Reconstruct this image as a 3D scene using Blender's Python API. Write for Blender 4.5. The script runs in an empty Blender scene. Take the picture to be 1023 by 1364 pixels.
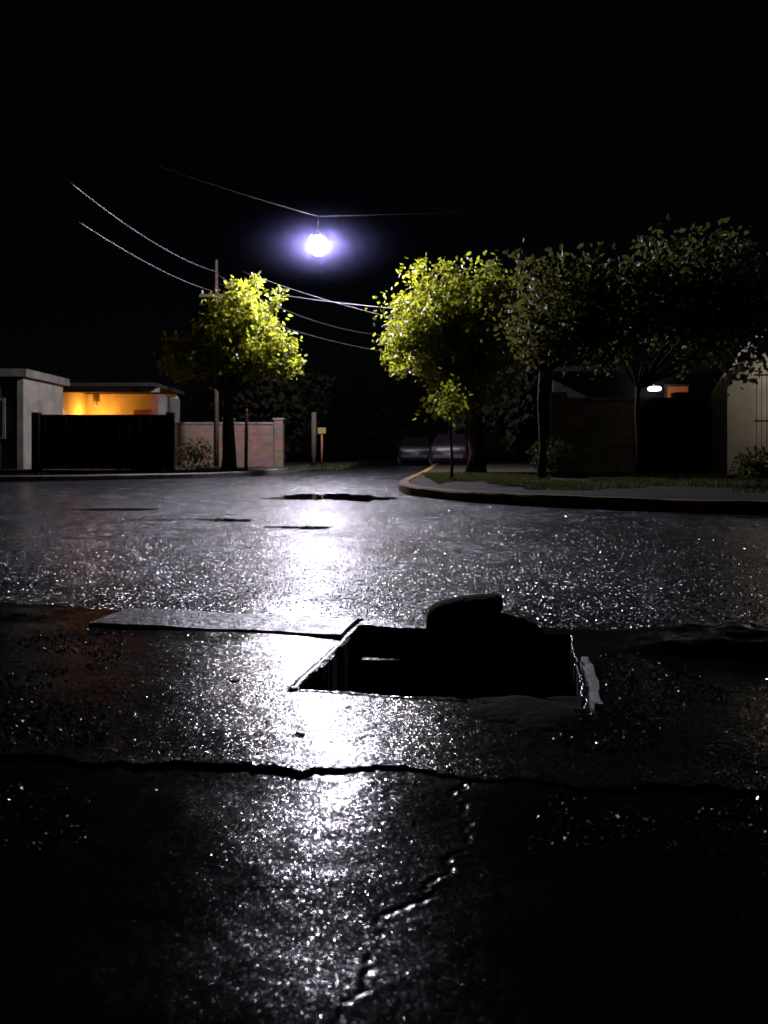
import bpy, math, random
import numpy as np
from mathutils import Vector, Matrix
random.seed(7); rng = np.random.default_rng(11)
scene = bpy.context.scene
scene.view_settings.view_transform = 'Standard'
scene.view_settings.look = 'None'
scene.view_settings.exposure = 0

# ------------------------------------------------------------ helpers
def link(o, parent=None):
    scene.collection.objects.link(o)
    if parent: o.parent = parent
    return o
def empty(name, loc=(0,0,0), rz=0.0):
    e = bpy.data.objects.new(name, None); e.empty_display_size = .3
    e.location = loc; e.rotation_euler = (0,0,rz)
    return link(e)
def mesh_obj(name, v, f, mat=None, parent=None, smooth=False, loc=None, rz=None):
    me = bpy.data.meshes.new(name)
    v = v.tolist() if hasattr(v,'tolist') else v
    f = f.tolist() if hasattr(f,'tolist') else f
    me.from_pydata(v, [], f)
    if smooth: me.polygons.foreach_set('use_smooth', [True]*len(me.polygons))
    me.update()
    o = bpy.data.objects.new(name, me)
    if mat: me.materials.append(mat)
    if loc: o.location = loc
    if rz: o.rotation_euler = (0,0,rz)
    return link(o, parent)
def box(name, c, d, mat, parent=None, bevel=0.0, rz=0.0):
    x,y,z = d[0]/2,d[1]/2,d[2]/2
    v=[(-x,-y,-z),(x,-y,-z),(x,y,-z),(-x,y,-z),(-x,-y,z),(x,-y,z),(x,y,z),(-x,y,z)]
    f=[(0,3,2,1),(4,5,6,7),(0,1,5,4),(1,2,6,5),(2,3,7,6),(3,0,4,7)]
    o = mesh_obj(name, v, f, mat, parent, loc=c, rz=rz)
    if bevel:
        m=o.modifiers.new('b','BEVEL'); m.width=bevel; m.segments=2
    return o
def tube(name, pts, radii, mat, parent=None, n=10, smooth=True, caps=True):
    pts=[Vector(p) for p in pts]; V=[];F=[]
    for i,p in enumerate(pts):
        t=(pts[min(i+1,len(pts)-1)]-pts[max(i-1,0)]).normalized()
        a=t.cross(Vector((0,0,1)) if abs(t.z)<.9 else Vector((1,0,0))).normalized(); b=t.cross(a)
        for k in range(n):
            an=2*math.pi*k/n
            V.append(tuple(p+(a*math.cos(an)+b*math.sin(an))*radii[i]))
    for i in range(len(pts)-1):
        for k in range(n):
            F.append((i*n+k,i*n+(k+1)%n,(i+1)*n+(k+1)%n,(i+1)*n+k))
    if caps:
        F.append(tuple(range(n-1,-1,-1))); F.append(tuple((len(pts)-1)*n+k for k in range(n)))
    return mesh_obj(name,V,F,mat,parent,smooth)
def lathe(name, prof, mat, parent=None, n=32, loc=(0,0,0)):
    V=[];F=[]
    for r,z in prof:
        for k in range(n):
            a=2*math.pi*k/n; V.append((r*math.cos(a),r*math.sin(a),z))
    for i in range(len(prof)-1):
        for k in range(n):
            F.append((i*n+k,i*n+(k+1)%n,(i+1)*n+(k+1)%n,(i+1)*n+k))
    return mesh_obj(name,V,F,mat,parent,True,loc=loc)

def vn(x,y,s,seed=0):
    """value noise 0..1"""
    r=np.random.default_rng(seed); T=r.random((256,256))
    X=np.asarray(x)*s+1000; Y=np.asarray(y)*s+1000
    xi=np.floor(X).astype(int); yi=np.floor(Y).astype(int)
    fx=X-xi; fy=Y-yi; fx=fx*fx*(3-2*fx); fy=fy*fy*(3-2*fy)
    a=T[xi%256,yi%256]; b=T[(xi+1)%256,yi%256]; c=T[xi%256,(yi+1)%256]; d=T[(xi+1)%256,(yi+1)%256]
    return (a*(1-fx)+b*fx)*(1-fy)+(c*(1-fx)+d*fx)*fy
def ss(x,a,b):
    t=np.clip((x-a)/(b-a),0,1); return t*t*(3-2*t)

# ------------------------------------------------------------ materials
def new_mat(name):
    m=bpy.data.materials.new(name); m.use_nodes=True
    nt=m.node_tree; b=nt.nodes['Principled BSDF']; return m,nt,b
def simple(name, col, rough=.6, metal=0, var=.25, scale=6, bump=.0, bscale=40, spec=.5):
    m,nt,b=new_mat(name); N=nt.nodes; L=nt.links
    tc=N.new('ShaderNodeTexCoord')
    no=N.new('ShaderNodeTexNoise'); no.inputs['Scale'].default_value=scale; no.inputs['Detail'].default_value=6
    L.new(tc.outputs['Object'],no.inputs['Vector'])
    cr=N.new('ShaderNodeValToRGB')
    cr.color_ramp.elements[0].position=.3; cr.color_ramp.elements[1].position=.75
    cr.color_ramp.elements[0].color=(*[c*(1-var) for c in col],1)
    cr.color_ramp.elements[1].color=(*[min(1,c*(1+var)) for c in col],1)
    L.new(no.outputs['Fac'],cr.inputs['Fac']); L.new(cr.outputs['Color'],b.inputs['Base Color'])
    b.inputs['Roughness'].default_value=rough; b.inputs['Metallic'].default_value=metal
    b.inputs['Specular IOR Level'].default_value=spec
    if bump:
        n2=N.new('ShaderNodeTexNoise'); n2.inputs['Scale'].default_value=bscale; n2.inputs['Detail'].default_value=5
        L.new(tc.outputs['Object'],n2.inputs['Vector'])
        bp=N.new('ShaderNodeBump'); bp.inputs['Distance'].default_value=bump; L.new(n2.outputs['Fac'],bp.inputs['Height'])
        L.new(bp.outputs['Normal'],b.inputs['Normal'])
    return m
def emis(name,col,s):
    m,nt,b=new_mat(name); b.inputs['Base Color'].default_value=(*col,1)
    b.inputs['Emission Color'].default_value=(*col,1); b.inputs['Emission Strength'].default_value=s
    return m

def wet(name, base, r0, r1, patch_scale, facets, tilt, tail, wave=(20,.001), film=(0,1), film_rough=.3, spec=.5):
    """wet mineral surface: every stone grain is a small tilted wet facet, under a patchy water film (coat)"""
    m,nt,b=new_mat(name); N=nt.nodes; L=nt.links
    tc=N.new('ShaderNodeTexCoord')
    pn=N.new('ShaderNodeTexNoise'); pn.inputs['Scale'].default_value=patch_scale; pn.inputs['Detail'].default_value=7; pn.inputs['Roughness'].default_value=.65
    L.new(tc.outputs['Object'],pn.inputs['Vector'])
    def mapr(a,c,lo,hi):
        mr=N.new('ShaderNodeMapRange'); mr.inputs['From Min'].default_value=lo; mr.inputs['From Max'].default_value=hi
        mr.inputs['To Min'].default_value=a; mr.inputs['To Max'].default_value=c
        L.new(pn.outputs['Fac'],mr.inputs['Value']); return mr.outputs['Result']
    L.new(mapr(r0,r1,.35,.65),b.inputs['Roughness'])
    L.new(mapr(film[1],film[0],.42,.62),b.inputs['Coat Weight'])
    # drier, darker patches reflect less
    L.new(mapr(spec,spec*.35,.45,.68),b.inputs['Specular IOR Level'])
    b.inputs['Coat Roughness'].default_value=film_rough; b.inputs['Coat IOR'].default_value=1.4
    cr=N.new('ShaderNodeValToRGB'); n3=N.new('ShaderNodeTexNoise'); n3.inputs['Scale'].default_value=90; n3.inputs['Detail'].default_value=4
    L.new(tc.outputs['Object'],n3.inputs['Vector']); L.new(n3.outputs['Fac'],cr.inputs['Fac'])
    cr.color_ramp.elements[0].position=.35; cr.color_ramp.elements[1].position=.7
    cr.color_ramp.elements[0].color=(*[c*.5 for c in base],1); cr.color_ramp.elements[1].color=(*[c*1.5 for c in base],1)
    L.new(cr.outputs['Color'],b.inputs['Base Color'])
    def vm(op,a,bb=None,sc=None):
        n=N.new('ShaderNodeVectorMath'); n.operation=op
        L.new(a,n.inputs[0]) if hasattr(a,'node') else setattr(n.inputs[0],'default_value',a)
        if bb is not None: L.new(bb,n.inputs[1]) if hasattr(bb,'node') else setattr(n.inputs[1],'default_value',bb)
        if sc is not None: n.inputs['Scale'].default_value=sc
        return n.outputs[0]
    wn=N.new('ShaderNodeTexNoise'); wn.inputs['Scale'].default_value=wave[0]; wn.inputs['Detail'].default_value=4; L.new(tc.outputs['Object'],wn.inputs['Vector'])
    bp=N.new('ShaderNodeBump'); bp.inputs['Distance'].default_value=wave[1]; L.new(wn.outputs['Fac'],bp.inputs['Height'])
    cur=bp.outputs['Normal']
    for sc,wt in facets:
        v=N.new('ShaderNodeTexVoronoi'); v.inputs['Scale'].default_value=sc; L.new(tc.outputs['Object'],v.inputs['Vector'])
        t=vm('SUBTRACT',v.outputs['Color'],(.5,.5,.5)); t=vm('SCALE',t,sc=2.0)
        t2=vm('MULTIPLY',t,t); t5=vm('MULTIPLY',vm('MULTIPLY',t2,t2),t)
        cur=vm('ADD',cur,vm('ADD',vm('SCALE',t,sc=tilt*wt),vm('SCALE',t5,sc=tail*wt)))
    cur=vm('NORMALIZE',cur)
    L.new(cur,b.inputs['Normal']); L.new(bp.outputs['Normal'],b.inputs['Coat Normal'])
    return m

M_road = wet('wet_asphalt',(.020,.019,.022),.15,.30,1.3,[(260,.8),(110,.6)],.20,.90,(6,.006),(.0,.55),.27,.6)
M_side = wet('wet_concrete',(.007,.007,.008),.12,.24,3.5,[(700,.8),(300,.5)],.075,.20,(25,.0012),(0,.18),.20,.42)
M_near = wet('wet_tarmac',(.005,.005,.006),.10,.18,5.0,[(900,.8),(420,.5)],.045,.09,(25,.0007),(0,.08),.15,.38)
M_slab = wet('slab_concrete',(.26,.255,.25),.3,.45,5,[(500,.8),(200,.5)],.16,.3,(25,.002),(0,.1),.3,.5)
M_pale2= simple('worn_white_paint',(.75,.74,.70),.5,var=.35,scale=60,bump=.002,bscale=120)
M_grit = simple('wet_grit',(.04,.04,.045),.15)
M_water= simple('still_water',(.004,.004,.005),.03,var=.1)
M_ground = simple('wet_soil',(.03,.026,.02),.7,bump=.03,bscale=8)
M_pave = simple('pavement_far',(.035,.028,.020),.85,var=.5,scale=1.5,bump=.02,bscale=20,spec=.12)
M_kerb = simple('kerb_yellow_paint',(.24,.13,.04),.75,var=.7,scale=4,bump=.015,bscale=30,spec=.12)
M_bark = simple('bark',(.05,.036,.026),.9,var=.4,scale=14,bump=.03,bscale=20,spec=.15)
M_black= simple('black_rubber',(.015,.015,.015),.6)
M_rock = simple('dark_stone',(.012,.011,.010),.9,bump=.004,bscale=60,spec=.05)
M_cable= simple('cable',(.07,.07,.08),.5)
M_metal= simple('galvanised',(.25,.25,.26),.45,metal=.7)
M_white= simple('whitewash',(.19,.17,.14),.85,var=.35,scale=2,bump=.004,spec=.2)
M_pale = simple('pale_render',(.60,.57,.50),.85,var=.3,scale=1.5,bump=.006)
M_cream= simple('cream_render',(.40,.31,.18),.8,var=.2,scale=2,bump=.004)
M_grey = simple('grey_render',(.14,.12,.10),.85,var=.4,scale=2,bump=.008,spec=.2)
M_roof = simple('roof_dark',(.02,.018,.016),.9,spec=.1)
M_dark = simple('dark_window',(.012,.012,.015),.12,var=.1)
M_wood = simple('red_wood',(.16,.05,.03),.7,var=.3,spec=.2)
M_gate = simple('gate_sheet',(.018,.016,.016),.7,var=.3,spec=.2)

def leaf_mat(name,c1,c2,tr,rough=.38):
    m,nt,b=new_mat(name); N=nt.nodes; L=nt.links
    tc=N.new('ShaderNodeTexCoord'); no=N.new('ShaderNodeTexNoise'); no.inputs['Scale'].default_value=9; no.inputs['Detail'].default_value=3
    L.new(tc.outputs['Object'],no.inputs['Vector'])
    cr=N.new('ShaderNodeValToRGB'); cr.color_ramp.elements[0].position=.35; cr.color_ramp.elements[1].position=.65
    cr.color_ramp.elements[0].color=(*c1,1); cr.color_ramp.elements[1].color=(*c2,1)
    L.new(no.outputs['Fac'],cr.inputs['Fac']); L.new(cr.outputs['Color'],b.inputs['Base Color'])
    b.inputs['Roughness'].default_value=rough
    t=N.new('ShaderNodeBsdfTranslucent'); t.inputs['Color'].default_value=(*tr,1)
    mx=N.new('ShaderNodeMixShader'); mx.inputs[0].default_value=.5
    L.new(b.outputs[0],mx.inputs[1]); L.new(t.outputs[0],mx.inputs[2])
    L.new(mx.outputs[0],N['Material Output'].inputs['Surface'])
    return m
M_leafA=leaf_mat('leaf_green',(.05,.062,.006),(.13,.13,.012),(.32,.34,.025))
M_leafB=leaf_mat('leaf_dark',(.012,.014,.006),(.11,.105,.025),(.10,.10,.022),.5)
M_leafC=leaf_mat('leaf_far',(.02,.025,.008),(.03,.035,.012),(.03,.035,.01),.7)
M_grass=leaf_mat('grass',(.03,.04,.010),(.06,.06,.02),(.05,.06,.012),.7)

def brick_mat(name,c1,c2,mort,sc):
    m,nt,b=new_mat(name); N=nt.nodes; L=nt.links
    tc=N.new('ShaderNodeTexCoord'); mp=N.new('ShaderNodeMapping'); mp.inputs['Rotation'].default_value=(math.radians(90),0,0)
    L.new(tc.outputs['Object'],mp.inputs['Vector'])
    br=N.new('ShaderNodeTexBrick'); br.inputs['Scale'].default_value=sc
    br.inputs['Color1'].default_value=(*c1,1); br.inputs['Color2'].default_value=(*c2,1); br.inputs['Mortar'].default_value=(*mort,1)
    br.inputs['Mortar Size'].default_value=.02
    L.new(mp.outputs[0],br.inputs['Vector']); 
    n=N.new('ShaderNodeTexNoise'); n.inputs['Scale'].default_value=3; n.inputs['Detail'].default_value=6; L.new(tc.outputs['Object'],n.inputs['Vector'])
    mx=N.new('ShaderNodeMix'); mx.data_type='RGBA'; mx.blend_type='MULTIPLY'; mx.inputs[0].default_value=.8
    L.new(br.outputs['Color'],mx.inputs[6]); L.new(n.outputs['Color'],mx.inputs[7])
    L.new(mx.outputs[2],b.inputs['Base Color']); b.inputs['Roughness'].default_value=.85
    bp=N.new('ShaderNodeBump'); bp.inputs['Distance'].default_value=.01; bp.invert=True; L.new(br.outputs['Fac'],bp.inputs['Height']); L.new(bp.outputs[0],b.inputs['Normal'])
    return m
M_brick=brick_mat('brick',(.26,.14,.09),(.18,.10,.07),(.18,.15,.12),2.2)
M_block=brick_mat('block_wall',(.22,.17,.12),(.16,.13,.09),(.10,.08,.07),1.2)

# ------------------------------------------------------------ camera
H=0.5
cam=bpy.data.cameras.new('camera'); co=bpy.data.objects.new('camera',cam); link(co)
co.location=(0,0,H); co.rotation_euler=(math.radians(90),0,0)
cam.sensor_width=36; cam.lens=26.2; cam.shift_y=-0.0565; cam.clip_start=.02; cam.clip_end=2000
scene.camera=co
cam.dof.use_dof=True; cam.dof.focus_distance=3.0; cam.dof.aperture_fstop=6

# ------------------------------------------------------------ world + moon
w=bpy.data.worlds.new('World'); scene.world=w; w.use_nodes=True
nt=w.node_tree; bg=nt.nodes['Background']; sky=nt.nodes.new('ShaderNodeTexSky'); sky.sky_type='NISHITA'; sky.sun_disc=False
sky.sun_elevation=math.radians(12); sky.sun_rotation=math.radians(200)
nt.links.new(sky.outputs[0],bg.inputs['Color']); bg.inputs['Strength'].default_value=.00024
sl=bpy.data.lights.new('moon','SUN'); sl.energy=.001; sl.angle=math.radians(.5); sl.color=(1,.95,.88)
so=bpy.data.objects.new('moon',sl); link(so); so.rotation_euler=(math.radians(78),0,math.radians(-20))

# ------------------------------------------------------------ ground
mesh_obj('ground',[(-500,-100,-.34),(500,-100,-.34),(500,900,-.34),(-500,900,-.34)],[(0,1,2,3)],M_ground)

# foreground pavement as height field aligned with its tree pit
A=np.array([-.177,1.575]); ex=np.array([.982,-.19]); ey=np.array([.19,.982]); PW=.585; PL=.6
def lines(segs):
    out=[]
    for a,b,s in segs: out+=list(np.arange(a,b,s))
    return out
p=sorted(set(np.round(lines([(-9,-2.4,.25),(-2.4,-.9,.012),(-.9,.95,.004),(.95,2.4,.012),(2.4,9.1,.25)]),5)))
q=sorted(set(np.round(lines([(-6,-1.15,.2),(-1.15,.72,.0035)])+[.68,.681],5)))
P,Q=np.meshgrid(np.array(p),np.array(q))
X=A[0]+P*ex[0]+Q*ey[0]; Y=A[1]+P*ex[1]+Q*ey[1]
Z=(vn(X,Y,2.5,1)-.5)*.014+(vn(X,Y,9,2)-.5)*.003+(vn(X,Y,35,3)-.5)*.0007+(vn(X,Y,110,4)-.5)*.0003
# ragged step: near strip is lower
rag=(vn(X,Y*.3,9,5)-.5)*.035+(vn(X,Y*.3,30,6)-.5)*.022+(vn(X,Y,90,7)-.5)*.012
s=Y-(1.168-.105*X)+rag
Z+= -(.002+.0055*vn(X,Y*0,6,18))*(1-ss(s,-.003,.002))
# crack
cr=[(.14,1.15),(.103,1.09),(.11,1.0),(.079,.91),(.05,.86),(-.001,.806),(-.006,.75),(-.035,.675),(-.05,.55),(-.06,.4)]
cd=np.full(X.shape,9.)
WX=X+(vn(X,Y,40,8)-.5)*.02+(vn(X,Y,120,9)-.5)*.014; WY=Y+(vn(X,Y,40,10)-.5)*.02
for (x0,y0),(x1,y1) in zip(cr[:-1],cr[1:]):
    dx,dy=x1-x0,y1-y0; t=np.clip(((WX-x0)*dx+(WY-y0)*dy)/(dx*dx+dy*dy),0,1)
    dd=np.hypot(WX-x0-t*dx,WY-y0-t*dy); cd=np.minimum(cd,dd)
near=(s<0)*np.clip(1.9*vn(X,Y,14,19)-.25,0,1)
Z-=near*.0026*np.exp(-(cd/.0022)**2)
Z+=near*.0004*np.exp(-((cd-.007)/.0035)**2)
Z=np.where((P>-.80)&(P<-.012)&(Q>=.45)&(Q<=.68),-.002,Z)
# broken raised kerb at both ends
kr=ss(P,.66,.90)*ss(Q,.42,.50)
Z+=kr*(.026+.02*(vn(X,Y,5,13)-.5)+.010*(vn(X,Y,22,14)-.5))
kl=(1-ss(P,-1.1,-.90))*ss(Q,.44,.54)
Z+=kl*(.014+.012*(vn(X,Y,5,15)-.5)+.005*(vn(X,Y,22,14)-.5))
# pit lip and pit, edges chipped
wp=P+(vn(P,Q,22,61)-.5)*.016+(vn(P,Q,70,62)-.5)*.008; wq=Q+(vn(P,Q,18,63)-.5)*.018+(vn(P,Q,75,64)-.5)*.008
inside=(wp>=0)&(wp<=PW)&(wq>=0)&(wq<=PL)
dl=np.where((Q>-.02)&(Q<PL),np.abs(P+.014),9); Z+=.0025*np.exp(-(dl/.008)**2)
dn=np.where((P>-.02)&(P<PW*.6),np.abs(Q+.012),9); Z+=.0025*np.exp(-(dn/.005)**2)
Z=np.where(inside,-.30+(vn(X,Y,9,16)-.5)*.05+(vn(X,Y,40,17)-.5)*.012,Z)
Z=np.where(Q>.6805,-.13,Z)
nr,nc=P.shape; idx=np.arange(nr*nc).reshape(nr,nc)
F=np.stack([idx[:-1,:-1],idx[:-1,1:],idx[1:,1:],idx[1:,:-1]],-1).reshape(-1,4)
V=np.stack([X,Y,Z],-1).reshape(-1,3)
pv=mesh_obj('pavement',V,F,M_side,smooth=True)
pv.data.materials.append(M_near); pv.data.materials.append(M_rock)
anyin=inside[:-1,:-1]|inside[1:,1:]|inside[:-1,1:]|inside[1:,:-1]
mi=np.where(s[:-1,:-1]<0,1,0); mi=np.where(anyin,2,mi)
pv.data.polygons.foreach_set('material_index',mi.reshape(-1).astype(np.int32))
# pale cement slab let into the pavement beside the pit
def strip(name,p0,p1,q0,q1,top,mat,np_,nq_,ra=.008,zn=.004,seed=71):
    bp_,bq_=np.meshgrid(np.linspace(p0,p1,np_),np.linspace(q0,q1,nq_))
    i0=(vn(bp_*0,bq_,25,seed)-.5)*ra*1.2; j0=(vn(bp_,bq_*0,20,seed+1)-.5)*ra
    bx=A[0]+(bp_+i0)*ex[0]+(bq_+j0)*ey[0]; by=A[1]+(bp_+i0)*ex[1]+(bq_+j0)*ey[1]
    bz=top+(vn(bx,by,6,12)-.5)*zn+(vn(bx,by,50,13)-.5)*zn*.3
    bz[0,:]=bz[-1,:]=-.012; bz[:,0]=bz[:,-1]=-.012
    nr,nc=bx.shape; idx=np.arange(nr*nc).reshape(nr,nc)
    F=np.stack([idx[:-1,:-1],idx[:-1,1:],idx[1:,1:],idx[1:,:-1]],-1).reshape(-1,4)
    mesh_obj(name,np.stack([bx,by,bz],-1).reshape(-1,3),F,mat)
strip('cement_slab',-.79,-.022,.458,.678,.008,M_slab,120,36)
# worn white-painted edging strip right of the pit
strip('edging_strip',PW+.010,PW+.034,.0,.36,.010,M_pale2,8,60,.012,.006,81)

# road
xs=np.concatenate([np.arange(-60,-9,1.5),np.arange(-9,9,.07),np.arange(9,61,1.5)])
ys=np.concatenate([np.arange(2.0,5,.03),np.arange(5,12,.06),np.arange(12,30,.25),np.arange(30,200,4)])
RX,RY=np.meshgrid(xs,ys)
PUD=[(-.62,9.5,.62,.8),(-.62,5.6,.19,.12),(-1.3,6.25,.25,.10),(-2.6,7.3,.4,.08)]
def road_h(x,y):
    return -.045+(vn(x,y,.35,31)-.5)*.03+(vn(x,y,1.1,32)-.5)*.018+(vn(x,y,4,33)-.5)*.006
RZ=road_h(RX,RY)
nr,nc=RX.shape; idx=np.arange(nr*nc).reshape(nr,nc)
F=np.stack([idx[:-1,:-1],idx[:-1,1:],idx[1:,1:],idx[1:,:-1]],-1).reshape(-1,4)
mesh_obj('road',np.stack([RX,RY,RZ],-1).reshape(-1,3),F,M_road,smooth=True)
for i,(cx,cy,rx,ry) in enumerate(PUD):
    n=56; V=[];F=[]; r=np.random.default_rng(90+i)
    an=np.linspace(0,2*math.pi,n,endpoint=False)
    rr=1+.28*np.sin(an*2+r.random()*6)+.18*np.sin(an*3+r.random()*6)+.14*np.sin(an*7+r.random()*6)+.08*np.sin(an*13+r.random()*6)+.05*r.normal(0,1,n)
    V.append((cx,cy)); 
    for k in (.5,1.): V+=[(cx+rx*k*rr[j]*math.cos(an[j]),cy+ry*k*rr[j]*math.sin(an[j])) for j in range(n)]
    V=np.array(V); z=road_h(V[:,0],V[:,1])+.006
    for j in range(n):
        F.append((0,1+j,1+(j+1)%n)); F.append((1+j,1+n+j,1+n+(j+1)%n,1+(j+1)%n))
    mesh_obj('puddle',np.column_stack([V,z]),F,M_water,smooth=True)

# grit: small wet stones, one object per surface
def grit(name,px,py,pz,size,mat,rnd):
    n=len(px); base=np.array([(1,0,0),(0,1,0),(-1,0,0),(0,-1,0),(0,0,1),(0,0,-1)],float)
    fa=np.array([(0,1,4),(1,2,4),(2,3,4),(3,0,4),(1,0,5),(2,1,5),(3,2,5),(0,3,5)])
    a=rnd.random(n)*6.28; sc=size*(.5+rnd.random(n))
    v=base[None]*sc[:,None,None]*np.stack([.8+rnd.random(n)*.5,.8+rnd.random(n)*.5,.35+rnd.random(n)*.5],-1)[:,None,:]
    v+=rnd.normal(0,.22,(n,6,3))*sc[:,None,None]
    c,s_=np.cos(a),np.sin(a)
    x=v[...,0]*c[:,None]-v[...,1]*s_[:,None]; y=v[...,0]*s_[:,None]+v[...,1]*c[:,None]
    V=np.stack([x+px[:,None],y+py[:,None],v[...,2]+pz[:,None]],-1).reshape(-1,3)
    F=(fa[None]+6*np.arange(n)[:,None,None]).reshape(-1,3)
    return mesh_obj(name,V,F,mat)
n=45000
gy=2.25+(rng.random(n)**1.3)*8; gx=(rng.random(n)-.5)*2*(gy*.56+.1)
k=np.ones(n,bool)
for cx,cy,rx,ry in PUD: k&=((gx-cx)/(rx*1.3))**2+((gy-cy)/(ry*1.3))**2>1
gx=gx[k];gy=gy[k]
grit('road_gravel',gx,gy,road_h(gx,gy)+.0003,.0028,M_grit,rng)
n=14000
gy=.95+rng.random(n)*1.2; gx=(rng.random(n)-.5)*2*(gy*.55+.1)
gp=(gx-A[0])*ex[0]+(gy-A[1])*ex[1]; gq=(gx-A[0])*ey[0]+(gy-A[1])*ey[1]
k=~((gp>-.03)&(gp<PW+.05)&(gq>-.03)&(gq<PL+.03))&(gq<.45)
k&=(rng.random(n)<.02+.97*(vn(gx,gy,5,41)>.45)*(np.abs(gx+.1)>.30*gy))
gx,gy,gp,gq=gx[k],gy[k],gp[k],gq[k]
pa=np.array(p); qa=np.array(q)
gz=Z[np.clip(np.searchsorted(qa,gq),0,len(q)-1),np.clip(np.searchsorted(pa,gp),0,len(p)-1)]
grit('pavement_gravel',gx,gy,gz+.0002,.0028,M_grit,rng)

# rock standing at far side of the pit
def rock(name,c,prof,depth,mat,seed):
    r=np.random.default_rng(seed); V=[];F=[];m=len(prof); K=7
    cx=sum(a for a,b in prof)/m; cz=sum(b for a,b in prof)/m
    for k in range(K):
        t=k/(K-1)*2-1; f=math.sqrt(max(0,1-abs(t)**3*.8))
        for a,b in prof:
            V.append((c[0]+cx+(a-cx)*f+r.normal(0,.0025),c[1]+t*depth/2+r.normal(0,.002),c[2]+(cz+(b-cz)*(f if b>cz else 1))+r.normal(0,.0025)))
    for k in range(K-1):
        for i in range(m): F.append((k*m+i,k*m+(i+1)%m,(k+1)*m+(i+1)%m,(k+1)*m+i))
    F.append(tuple(range(m-1,-1,-1))); F.append(tuple((K-1)*m+i for i in range(m)))
    o=mesh_obj(name,V,F,mat,smooth=True); 
    md=o.modifiers.new('s','SUBSURF'); md.levels=2; md.render_levels=2
    return o
rock('rock',(.21,2.0,0),[(-.10,-.32),(-.10,.0),(-.098,.07),(-.085,.095),(-.04,.112),(.03,.122),(.095,.125),(.108,.118),(.108,.10),(.10,.06),(.11,0),(.14,-.32)],.16,M_rock,3)
def heap(x0,x1,y0,y1,f,low):
    hx,hy=np.meshgrid(np.linspace(x0,x1,100),np.linspace(y0,y1,90)); hz=f(hx,hy)
    edge=np.minimum.reduce([hx-x0,x1-hx,hy-y0,y1-hy]); hz=np.where(edge<.012,low,hz)
    nr,nc=hx.shape; idx=np.arange(nr*nc).reshape(nr,nc)
    F=np.stack([idx[:-1,:-1],idx[:-1,1:],idx[1:,1:],idx[1:,:-1]],-1).reshape(-1,4)
    mesh_obj('soil_shade_heap',np.stack([hx,hy,hz],-1).reshape(-1,3),F,M_rock,smooth=True)
heap(.02,.60,1.72,2.24,lambda x,y:-.30+.37*np.exp(-(((x-.31)/.22)**2+((y-2.02)/.16)**2)**1.4)+(vn(x,y,14,51)-.5)*.03+(vn(x,y,50,52)-.5)*.008,-.33)
# added dark mound standing in for the rock's shadow, over the pit's near edge
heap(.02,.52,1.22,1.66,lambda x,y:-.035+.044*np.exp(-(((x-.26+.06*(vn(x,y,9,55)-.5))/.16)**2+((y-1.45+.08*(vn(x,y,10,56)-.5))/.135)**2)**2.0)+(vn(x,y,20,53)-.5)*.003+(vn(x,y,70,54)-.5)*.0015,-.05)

def fallen(name,c,size,seed):
    r=random.Random(seed); V=[];F=[];n=9
    for i in range(n):
        a=2*math.pi*i/n; rr=size*(.5+.6*r.random())
        V.append((c[0]+math.cos(a)*rr*1.5,c[1]+math.sin(a)*rr,c[2]+.002+.005*r.random()))
    V.append((c[0],c[1],c[2]+.003))
    for i in range(n): F.append((i,(i+1)%n,n))
    return mesh_obj(name,V,F,M_bark)
fallen('fallen_leaf',(-.15,1.32,.0),.010,1)
fallen('fallen_leaf',(-.33,1.63,.002),.010,2)
fallen('fallen_leaf',(.06,1.19,.0),.010,3)
fallen('fallen_leaf',(.10,1.175,.0),.007,4)

# ------------------------------------------------------------ far pavements with kerbs
def slab(name,poly,top,bot,mat):
    n=len(poly); V=[(x,y,top) for x,y in poly]+[(x,y,bot) for x,y in poly]
    F=[tuple(range(n))]+[(i,n+i,n+(i+1)%n,(i+1)%n) for i in range(n)]
    return mesh_obj(name,V,F,mat)
def offset(path,d):
    out=[]
    for i,(x,y) in enumerate(path):
        x0,y0=path[max(i-1,0)]; x1,y1=path[min(i+1,len(path)-1)]
        tx,ty=x1-x0,y1-y0; l=math.hypot(tx,ty); out.append((x-ty/l*d,y+tx/l*d))
    return out
def kerb(name,path,w,top,bot,mat):
    inn=offset(path,w); n=len(path); V=[];F=[]
    b=.02
    rings=[]
    for i in range(n):
        (x,y),(u,v)=path[i],inn[i]; dx,dy=(u-x)/abs(w),(v-y)/abs(w)
        j=(vn(np.array([x]),np.array([y]),3,77)[0]-.5)*.02
        rings.append([(x,y,bot),(x,y,top-b+j),(x+dx*b,y+dy*b,top+j),(u,v,top+j*.5),(u,v,bot)])
    for r in rings: V+=r
    for i in range(n-1):
        for k in range(4): F.append((i*5+k,(i+1)*5+k,(i+1)*5+k+1,i*5+k+1))
    return mesh_obj(name,V,F,mat)
def smooth_path(pts,it=4):
    for _ in range(it):
        o=[pts[0]]
        for a,b in zip(pts[:-1],pts[1:]):
            o+=[(a[0]*.75+b[0]*.25,a[1]*.75+b[1]*.25),(a[0]*.25+b[0]*.75,a[1]*.25+b[1]*.75)]
        o.append(pts[-1]); pts=o
    return pts
Rp=smooth_path([(30,3.0),(12,4.2),(3.4,6.5),(1.6,7.8),(.6,9.0),(.15,10.8),(.35,13.5),(1.1,20),(4.5,60),(8,120)])
kerb('kerb',Rp,-.16,.07,-.1,M_kerb)
Ri=offset(Rp,-.165)
slab('pavement',list(reversed(Ri+[(60,120),(60,3)])),.055,-.12,M_pave)
Lp=smooth_path([(-40,9.5),(-9,13.8),(-5,16),(-3.5,18),(-3.1,20),(.2,60),(4,120)])
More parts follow.
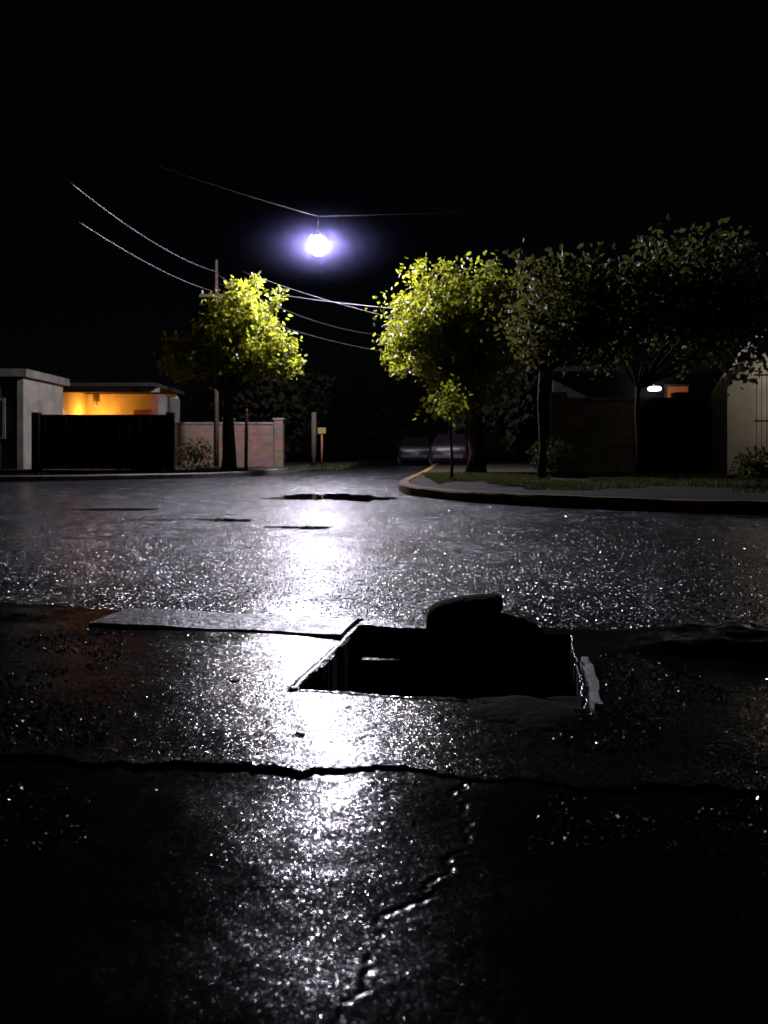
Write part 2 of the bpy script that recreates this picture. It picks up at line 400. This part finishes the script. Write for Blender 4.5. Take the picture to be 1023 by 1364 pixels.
kerb('kerb',Lp,.16,.07,-.1,simple('kerb_concrete',(.12,.11,.10),.7,var=.4,scale=5,bump=.01))
Li=offset(Lp,.165)
slab('pavement',Li+[(-60,120),(-60,9.5)],.055,-.12,M_pave)

def grass(name,areas,h,seed):
    r=np.random.default_rng(seed); V=[];F=[]
    for (x0,x1,y0,y1,cnt) in areas:
        x=r.uniform(x0,x1,cnt); y=r.uniform(y0,y1,cnt)
        k=vn(x,y,1.6,seed+1)>.45; x=x[k];y=y[k];m=len(x)
        a=r.random(m)*6.28; hh=h*(.4+r.random(m)); wd=.006+.006*r.random(m); lx=r.normal(0,.03,m); ly=r.normal(0,.03,m)
        b=len(V)
        vv=np.stack([np.stack([x-np.cos(a)*wd,y-np.sin(a)*wd,np.full(m,.05)],-1),np.stack([x+np.cos(a)*wd,y+np.sin(a)*wd,np.full(m,.05)],-1),np.stack([x+lx,y+ly,.05+hh],-1)],1).reshape(-1,3)
        V+=vv.tolist(); F+=(b+np.arange(3*m).reshape(-1,3)).tolist()
    return mesh_obj(name,V,F,M_grass)
grass('grass_verge',[(.8,4.5,11.0,16.5,24000),(3.5,9,8.5,15,16000),(1.8,4,8.8,11,5000)],.06,5)
grass('grass_verge',[(-7,-3.8,18.3,24,16000),(-3,-1.2,21,36,9000),(-12,-7,15.5,19,8000)],.07,8)

# ------------------------------------------------------------ trees
def leaves_mesh(name,pos,size,mat,parent,rnd,droop=.3):
    n=len(pos)
    base=np.array([(0,0,0),(-.28,.3,.06),(-.22,.72,.05),(0,1,-.05),(.22,.72,.05),(.28,.3,.06)])
    d=rnd.normal(0,1,(n,3)); d[:,2]-=droop; d/=np.linalg.norm(d,axis=1)[:,None]
    u=rnd.normal(0,1,(n,3)); u[:,2]*=.5; sx=np.cross(d,u); sx/=np.linalg.norm(sx,axis=1)[:,None]; nz=np.cross(sx,d)
    sc=(size*(.6+.7*rnd.random(n)))[:,None,None]
    V=pos[:,None,:]+sc*(base[None,:,0:1]*sx[:,None,:]+base[None,:,1:2]*d[:,None,:]+base[None,:,2:3]*nz[:,None,:])
    f=np.array([(0,1,2,3),(3,4,5,0)])
    F=(f[None]+6*np.arange(n)[:,None,None]).reshape(-1,4)
    return mesh_obj(name,V.reshape(-1,3),F,mat,parent)
def tree(name,base,trunk_r,trunk_h,lobes,n_clump,per,leaf,mat,seed,clump_r=.3,lean=(0,0)):
    r=np.random.default_rng(seed); rr=random.Random(seed)
    e=empty(name,(0,0,0))
    top=(base[0]+lean[0],base[1]+lean[1],base[2]+trunk_h)
    tube('trunk',[base,(base[0]+lean[0]*.2+.02,base[1],base[2]+trunk_h*.3),(base[0]+lean[0]*.6-.02,base[1]+lean[1]*.6,base[2]+trunk_h*.7),top],[trunk_r*1.35,trunk_r,trunk_r*.9,trunk_r*.8],M_bark,e)
    C=[]
    vol=np.array([l[3]*l[4]*l[5] for l in lobes]); pr=vol/vol.sum()
    for i in range(n_clump):
        l=lobes[r.choice(len(lobes),p=pr)]
        dv=r.normal(0,1,3); dv/=np.linalg.norm(dv); rad=r.random()**(1/2.2)*(.75+.45*r.random())
        C.append([l[0]+dv[0]*l[3]*rad,l[1]+dv[1]*l[4]*rad,l[2]+dv[2]*l[5]*rad])
    C=np.array(C)
    for i in range(0,min(len(C),26)):
        c=C[rr.randrange(len(C))]
        mid=((top[0]+c[0])/2+rr.uniform(-.15,.15),(top[1]+c[1])/2+rr.uniform(-.15,.15),(top[2]*.45+c[2]*.55)+.1)
        tube('limb_%d'%i,[(top[0],top[1],top[2]-.1),mid,tuple(c)],[trunk_r*.5,trunk_r*.28,trunk_r*.07],M_bark,e,n=6)
    cs=clump_r*(.6+.8*r.random(len(C)))
    pos=np.repeat(C,per,0)+r.normal(0,1,(len(C)*per,3))*np.repeat(cs,per)[:,None]*np.array([.6,.6,.5])
    leaves_mesh('foliage',pos,leaf,mat,e,r)
    return e
tree('street_tree',(-4.1,19.7,.05),.16,2.0,[(-3.6,19.6,4.3,.85,1.0,.95),(-2.75,19.7,3.1,.7,.9,.6),(-4.2,19.5,3.4,.9,1.1,.9),(-3.4,19.6,3.3,.85,1.0,.9),(-5.0,19.3,3.0,.8,1.0,.6)],230,52,.13,M_leafA,21,.22)
tree('street_tree',(2.25,18.2,.05),.2,1.5,[(1.4,18.3,3.8,1.25,1.2,1.35),(.8,18.5,3.2,.9,.9,.9),(2.4,18.1,3.5,1.1,1.1,1.4),(1.9,18,2.0,.9,.9,.7)],330,58,.12,M_leafA,22,.25)
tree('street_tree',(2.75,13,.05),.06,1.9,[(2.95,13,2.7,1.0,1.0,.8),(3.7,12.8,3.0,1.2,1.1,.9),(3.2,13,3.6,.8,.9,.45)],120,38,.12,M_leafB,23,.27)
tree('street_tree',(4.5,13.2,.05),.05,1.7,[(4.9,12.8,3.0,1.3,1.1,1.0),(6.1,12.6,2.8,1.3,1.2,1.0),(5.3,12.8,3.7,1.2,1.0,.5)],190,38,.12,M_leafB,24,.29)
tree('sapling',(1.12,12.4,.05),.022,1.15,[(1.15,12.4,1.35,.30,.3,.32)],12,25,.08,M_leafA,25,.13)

def mass(name,boxes,n,leaf,seed):
    r=np.random.default_rng(seed); pos=[]
    for (cx,cy,cz,rx,ry,rz) in boxes:
        d=r.normal(0,1,(n,3)); d/=np.linalg.norm(d,axis=1)[:,None]; rad=r.random((n,1))**.5
        q_=d*rad*np.array([rx,ry,rz])+np.array([cx,cy,cz])
        q_+= (vn(q_[:,0],q_[:,2],.8,3)-.5)[:,None]*1.5
        pos.append(q_)
    o=leaves_mesh(name,np.concatenate(pos),leaf,M_leafC,None,r)
mass('distant_trees',[(-3,62,4,5,3,4),(4,75,4.5,8,3,4.5),(-12,60,4,7,3,4),(9,48,4,3.5,6,4),(-6,40,3.5,2.5,5,3),(16,60,4,8,4,4),(5.2,34,3.2,1.6,3,2.2)],2500,.4,30)

# ------------------------------------------------------------ street lamp hung over the crossing
LX,LY,LZ=-1.77,20.0,6.1
lamp=empty('street_lamp',(LX,LY,LZ))
M_glow=emis('lamp_glow',(.86,.82,1.0),2000)
R=.25
prof=[(.001,-R)]+[(R*math.sin(a),-R*math.cos(a)) for a in np.linspace(.15,2.75,18)]
lathe('globe',prof,M_glow,lamp)
lathe('reflector_cap',[(.10,.225),(.12,.235),(.10,.27),(.05,.34),(.05,.50),(.001,.51)],M_gate,lamp)
tube('hanger',[(0,0,.50),(0,0,.78)],[.012,.012],M_gate,lamp)
# added scattering volume that imitates the lamp's glare halo, thinning outwards
mm=bpy.data.materials.new('lamp_halo'); mm.use_nodes=True; nt=mm.node_tree; nt.nodes.remove(nt.nodes['Principled BSDF'])
N=nt.nodes; L=nt.links
vs=N.new('ShaderNodeVolumeScatter'); vs.inputs['Color'].default_value=(.45,.45,1,1); vs.inputs['Anisotropy'].default_value=.2
tc=N.new('ShaderNodeTexCoord')
sv=N.new('ShaderNodeVectorMath'); sv.operation='MULTIPLY'; sv.inputs[1].default_value=(.5,1,1.2); L.new(tc.outputs['Object'],sv.inputs[0])
ln=N.new('ShaderNodeVectorMath'); ln.operation='LENGTH'; L.new(sv.outputs[0],ln.inputs[0])
m1=N.new('ShaderNodeMapRange'); m1.inputs['From Min'].default_value=.12; m1.inputs['From Max'].default_value=2.2; m1.inputs['To Min'].default_value=1; m1.inputs['To Max'].default_value=0
L.new(ln.outputs['Value'],m1.inputs['Value'])
pw=N.new('ShaderNodeMath'); pw.operation='POWER'; pw.inputs[1].default_value=7.0; L.new(m1.outputs[0],pw.inputs[0])
ml=N.new('ShaderNodeMath'); ml.operation='MULTIPLY'; ml.inputs[1].default_value=.034; L.new(pw.outputs[0],ml.inputs[0])
L.new(ml.outputs[0],vs.inputs['Density'])
L.new(vs.outputs[0],N['Material Output'].inputs['Volume'])
lathe('lamp_halo',[(4.2*math.sin(a)+.0005,-2.0*math.cos(a)) for a in np.linspace(0,math.pi,25)],mm,None,40,(LX,LY,LZ))

def wire(name,a,b,sag,r=.011,n=24,mat=None):
    a=Vector(a);b=Vector(b);pts=[]
    for i in range(n+1):
        t=i/n; p_=a.lerp(b,t); p_.z-=4*sag*t*(1-t); pts.append(p_)
    tube(name,pts,[r]*(n+1),mat or M_cable,None,n=6)
top=(LX,LY,LZ+.78)
wire('lamp_cable',(-9.5,16.5,8.6),top,.15,.004,24,M_gate); wire('lamp_cable',top,(14,24,9.0),.12,.003,24,M_gate)
wire('power_line',(-5.9,13.8,5.6),(-5.3,24,6.35),.25,.008)
wire('power_line',(-5.4,13,4.6),(-5.5,24,5.75),.15,.007)
wire('power_line',(-5.4,24,6.0),(1.8,19,4.1),.12,.008)
wire('power_line',(-4.2,22,5.9),(.9,20.5,4.1),.10,.005)
wire('power_line',(-5.4,24,6.3),(1.2,26,4.6),.55,.005)
wire('power_line',(-5.4,24,5.4),(1.5,26,3.9),.3,.006)
pole=empty('utility_pole',(-5.4,24,0))
tube('shaft',[(0,0,0),(0,0,6.75)],[.09,.05],M_bark,pole)
box('crossarm',(0,0,5.6),(1.1,.08,.1),M_bark,pole,.01)
for i,x in enumerate((-.45,0.45)): lathe('insulator_%d'%i,[(.03,0),(.05,.04),(.03,.07),(.04,.11),(.001,.13)],M_white,pole,12,(x,0,5.65))
p2=empty('utility_pole',(-9.5,16.5,0)); tube('shaft',[(0,0,0),(0,0,8.7)],[.14,.1],M_gate,p2)
p3=empty('utility_pole',(14,24,0)); tube('shaft',[(0,0,0),(0,0,9.1)],[.14,.1],M_gate,p3)

# ------------------------------------------------------------ cars
def car(name,loc,rz,col,lit=False):
    e=empty(name,loc,rz)
    paint=simple(name+'_paint',col,.35,metal=0,var=.05,spec=.3)
    st=[(-2.05,.45,.72,.74,.62,.5),(-1.98,.28,.86,.92,.76,.62),(-1.75,.25,.93,1.02,.82,.62),(-1.3,.22,.96,1.34,.84,.58),(-.8,.2,.96,1.43,.84,.58),(0,.2,.95,1.45,.84,.58),(.45,.2,.93,1.36,.84,.58),(1.0,.2,.90,.98,.84,.62),(1.6,.22,.82,.88,.82,.6),(1.95,.28,.70,.74,.74,.55),(2.05,.42,.58,.6,.62,.5)]
    V=[];F=[];m=10
    for x,zl,zb,zr,hw,rw in st:
        V+=[(x,-hw*.86,zl),(x,-hw,zl+.12),(x,-hw,(zl+zb)/2),(x,-hw*.97,zb),(x,-rw,zr),(x,rw,zr),(x,hw*.97,zb),(x,hw,(zl+zb)/2),(x,hw,zl+.12),(x,hw*.86,zl)]
    for i in range(len(st)-1):
        for k in range(m): F.append((i*m+k,(i+1)*m+k,(i+1)*m+(k+1)%m,i*m+(k+1)%m))
    F.append(tuple(range(m))); F.append(tuple((len(st)-1)*m+k for k in range(m-1,-1,-1)))
    b=mesh_obj('body',V,F,paint,e,True); md=b.modifiers.new('b','BEVEL'); md.width=.03; md.segments=2
    def quad(nm,pts,mat,off): 
        mesh_obj(nm,[tuple(Vector(q_)+Vector(off)) for q_ in pts],[tuple(range(len(pts)))],mat,e)
    for s_ in (-1,1):
        def sp(x,t):
            for a,c in zip(st[:-1],st[1:]):
                if a[0]<=x<=c[0]:
                    u=(x-a[0])/(c[0]-a[0]); v=[a[j]*(1-u)+c[j]*u for j in range(6)]
                    return (x,s_*((v[4]*.97)*(1-t)+v[5]*t),v[2]*(1-t)+v[3]*t)
        quad('window_rear',[sp(-1.45,.12),sp(-.45,.12),sp(-.45,.85),sp(-1.15,.85)],M_dark,(0,s_*.012,.006))
        quad('window_front',[sp(-.38,.12),sp(.75,.12),sp(.42,.82),sp(-.38,.85)],M_dark,(0,s_*.012,.006))
        for x in (-1.25,1.3):
            o=lathe('wheel',[(.001,-.1),(.2,-.1),(.3,-.09),(.32,-.05),(.32,.05),(.3,.09),(.2,.1),(.001,.1)],M_black,e,24); o.location=(x,s_*.78,.31); o.rotation_euler=(math.pi/2,0,0)
            o=lathe('hubcap',[(.2,0),(.17,.02),(.06,.03),(.001,.03)],M_metal,e,16); o.location=(x,s_*.885,.31); o.rotation_euler=(-s_*math.pi/2,0,0)
        box('mirror',(.62,s_*.93,.98),(.12,.16,.12),paint,e,.03)
        box('headlight',(1.93,s_*.56,.62),(.14,.3,.14),M_white,e,.03)
        box('taillight',(-2.0,s_*.6,.76),(.1,.22,.16),simple('tail_red',(.10,.005,.005),.4),e,.02)
    quad('windshield',[(.53,-.52,1.32),(.53,.52,1.32),(.97,.58,1.0),(.97,-.58,1.0)],M_dark,(.02,0,.025))
    quad('rear_window',[(-1.36,-.52,1.31),(-1.36,.52,1.31),(-1.7,.56,1.06),(-1.7,-.56,1.06)],M_dark,(-.02,0,.025))
    box('bumper_rear',(-2.05,0,.45),(.14,1.3,.18),M_black,e,.04)
    box('bumper_front',(2.05,0,.40),(.12,1.25,.18),M_black,e,.04)
    box('number_plate',(-2.13,0,.56),(.02,.42,.13),M_grey,e)
    return e
car('parked_car',(1.7,38,-.05),math.radians(84),(.015,.015,.018))
car('parked_car',(3.1,33,-.05),math.radians(78),(.022,.013,.018))

# ------------------------------------------------------------ left houses
h1=empty('white_house',(-11.8,22,.05))
box('walls',(-.6,1.3,1.35),(3.6,2.6,2.7),M_white,h1)
box('roof_slab',(-.6,1.3,2.83),(3.9,3.0,.24),M_grey,h1,.02)
box('window_frame',(.1,-.03,1.5),(1.1,.08,1.2),M_grey,h1)
box('window_glass',(.1,-.08,1.5),(.96,.04,1.06),M_dark,h1)
box('window_mullion',(.1,-.11,1.5),(.04,.03,1.06),M_grey,h1)
box('door',(-1.3,-.04,1.05),(.9,.08,2.1),M_wood,h1)
box('pilaster',(1.12,-.06,1.35),(.18,.12,2.7),M_white,h1)
h2=empty('carport_house',(-9.5,25,.05))
box('back_wall',(-.2,3,1.35),(3.9,.2,2.7),M_cream,h2)
box('side_wall',(-1.7,1.5,1.35),(.2,2.8,2.7),M_cream,h2)
box('roof_fascia',(0,.2,2.62),(3.8,.12,.16),M_grey,h2)
box('roof',(0,1.6,2.77),(3.8,3.6,.12),M_roof,h2)
box('post',(1.75,.25,1.2),(.14,.14,2.4),M_wood,h2)
box('far_wall',(1.8,1.7,1.25),(.12,2.4,2.5),M_grey,h2)
box('door',(.6,2.86,1.05),(.9,.06,2.1),M_wood,h2)
box('lamp_fixture',(-1.2,2.6,2.35),(.14,.14,.2),M_metal,h2,.02)
def plight(name,loc,col,e,r=.06):
    l=bpy.data.lights.new(name,'POINT'); l.energy=e; l.color=col; l.shadow_soft_size=r
    o=bpy.data.objects.new(name,l); o.location=loc; link(o); return o
plight('porch_light',(-10.6,27.1,1.95),(1,.42,.06),120)
gt=empty('driveway_gate',(-7.75,20.6,.05))
box('panel',(0,0,.76),(3.5,.05,1.44),M_gate,gt)
for i in range(12): box('rib_%d'%i,(-1.6+i*.29,-.04,.76),(.03,.03,1.44),M_gate,gt)
box('top_rail',(0,-.01,1.51),(3.6,.08,.06),M_gate,gt)
for i,x in enumerate((-1.85,1.85)): box('post_%d'%i,(x,0,.8),(.2,.2,1.6),M_gate,gt)
bw=empty('brick_wall',(-5.6,26,.05))
box('wall',(0,0,.75),(3.9,.2,1.5),M_brick,bw)
box('coping',(0,0,1.53),(3.96,.28,.06),M_grey,bw)
for i,x in enumerate((-1.95,0.2,1.95)):
    box('pier_%d'%i,(x,-.04,.82),(.3,.34,1.64),M_brick,bw); box('pier_cap_%d'%i,(x,-.04,1.67),(.38,.42,.06),M_grey,bw)
tube('wooden_post',[(-3.78,20.4,.05),(-3.76,20.4,1.75)],[.05,.045],M_wood)
tube('wooden_post',[(-2.35,25,.05),(-2.35,25,1.9)],[.09,.08],M_bark)
sg=empty('street_sign',(-2.0,24,.05))
tube('post',[(0,0,0),(0,0,1.15)],[.03,.03],M_wood,sg); box('plate',(0,-.04,1.2),(.26,.02,.2),simple('yellow_plate',(.12,.10,.01),.5),sg,.01)

# ------------------------------------------------------------ right houses
fw=empty('block_wall',(5.6,17.6,.05))
box('wall',(.7,0,.85),(4.2,.2,1.7),M_block,fw); box('coping',(.7,0,1.74),(4.3,.3,.08),M_grey,fw)
for i,x in enumerate((-1.5,1.4,2.9)): box('pier_%d'%i,(x,-.03,.95),(.35,.35,1.9),M_block,fw)
h3=empty('porch_house',(7.6,22.5,.05))
box('wall',(0,0,1.4),(5,.2,2.8),M_roof,h3); box('roof',(0,-.4,2.9),(5.6,1.6,.16),M_roof,h3)
box('window_frame',(1.2,-.13,2.15),(.75,.06,.8),M_grey,h3); box('window_pane',(1.2,-.17,2.15),(.6,.04,.65),emis('curtain_glow',(.8,.22,.05),.14),h3)
pl=empty('porch_lamp',(7.95,21.9,2.42)); lathe('bulb',[(.001,-.07),(.16,-.05),(.2,0),(.16,.05),(.001,.07)],emis('porch_bulb',(.75,.85,1),10),pl,16)
box('bracket',(0,.3,.1),(.05,.5,.05),M_metal,pl)
h4=empty('corner_house',(8.9,16.5,.05))
V=[(-1.3,0,0),(2.9,0,0),(2.9,0,3.6),(.2,0,3.6),(-.45,0,3.1),(-1.3,0,1.9),(-1.3,.8,0),(2.9,.8,0),(2.9,.8,3.6),(.2,.8,3.6),(-.45,.8,3.1),(-1.3,.8,1.9)]
mesh_obj('walls',V,[(0,1,2,3,4,5),(11,10,9,8,7,6),(0,5,11,6),(1,7,8,2),(2,8,9,3),(3,9,10,4),(4,10,11,5)],M_pale,h4)
box('door',(1.5,-.04,1.0),(.9,.06,2.0),M_wood,h4)
box('fill_fixture',(.6,-.12,2.75),(.14,.2,.16),M_metal,h4,.02)  # made-up fixture for the fill light, out of view
plight('wall_fill',(9.5,15.4,2.55),(1,.86,.70),42)  # added fill light, source unseen: brightens the pale wall and the block wall
fe=empty('iron_fence',(8.4,14.6,.05))
for i in range(34): tube('bar_%d'%i,[(-1.1+i*.1,0,0),(-1.1+i*.1,0,2.1)],[.006,.006],M_gate,fe,n=5)
for i,z in enumerate((.15,1.1,2.0)): box('rail_%d'%i,(.55,0,z),(3.4,.025,.03),M_gate,fe)
box('plinth',(.55,0,.0),(3.5,.2,.2),M_grey,fe)
def bush(name,c,r_,n,seed):
    r=np.random.default_rng(seed); d=r.normal(0,1,(n,3)); d/=np.linalg.norm(d,axis=1)[:,None]
    pos=d*(r.random((n,1))**.5)*r_*np.array([1.2,1,.9])+np.array(c); leaves_mesh(name,pos,.08,M_leafB,None,r)
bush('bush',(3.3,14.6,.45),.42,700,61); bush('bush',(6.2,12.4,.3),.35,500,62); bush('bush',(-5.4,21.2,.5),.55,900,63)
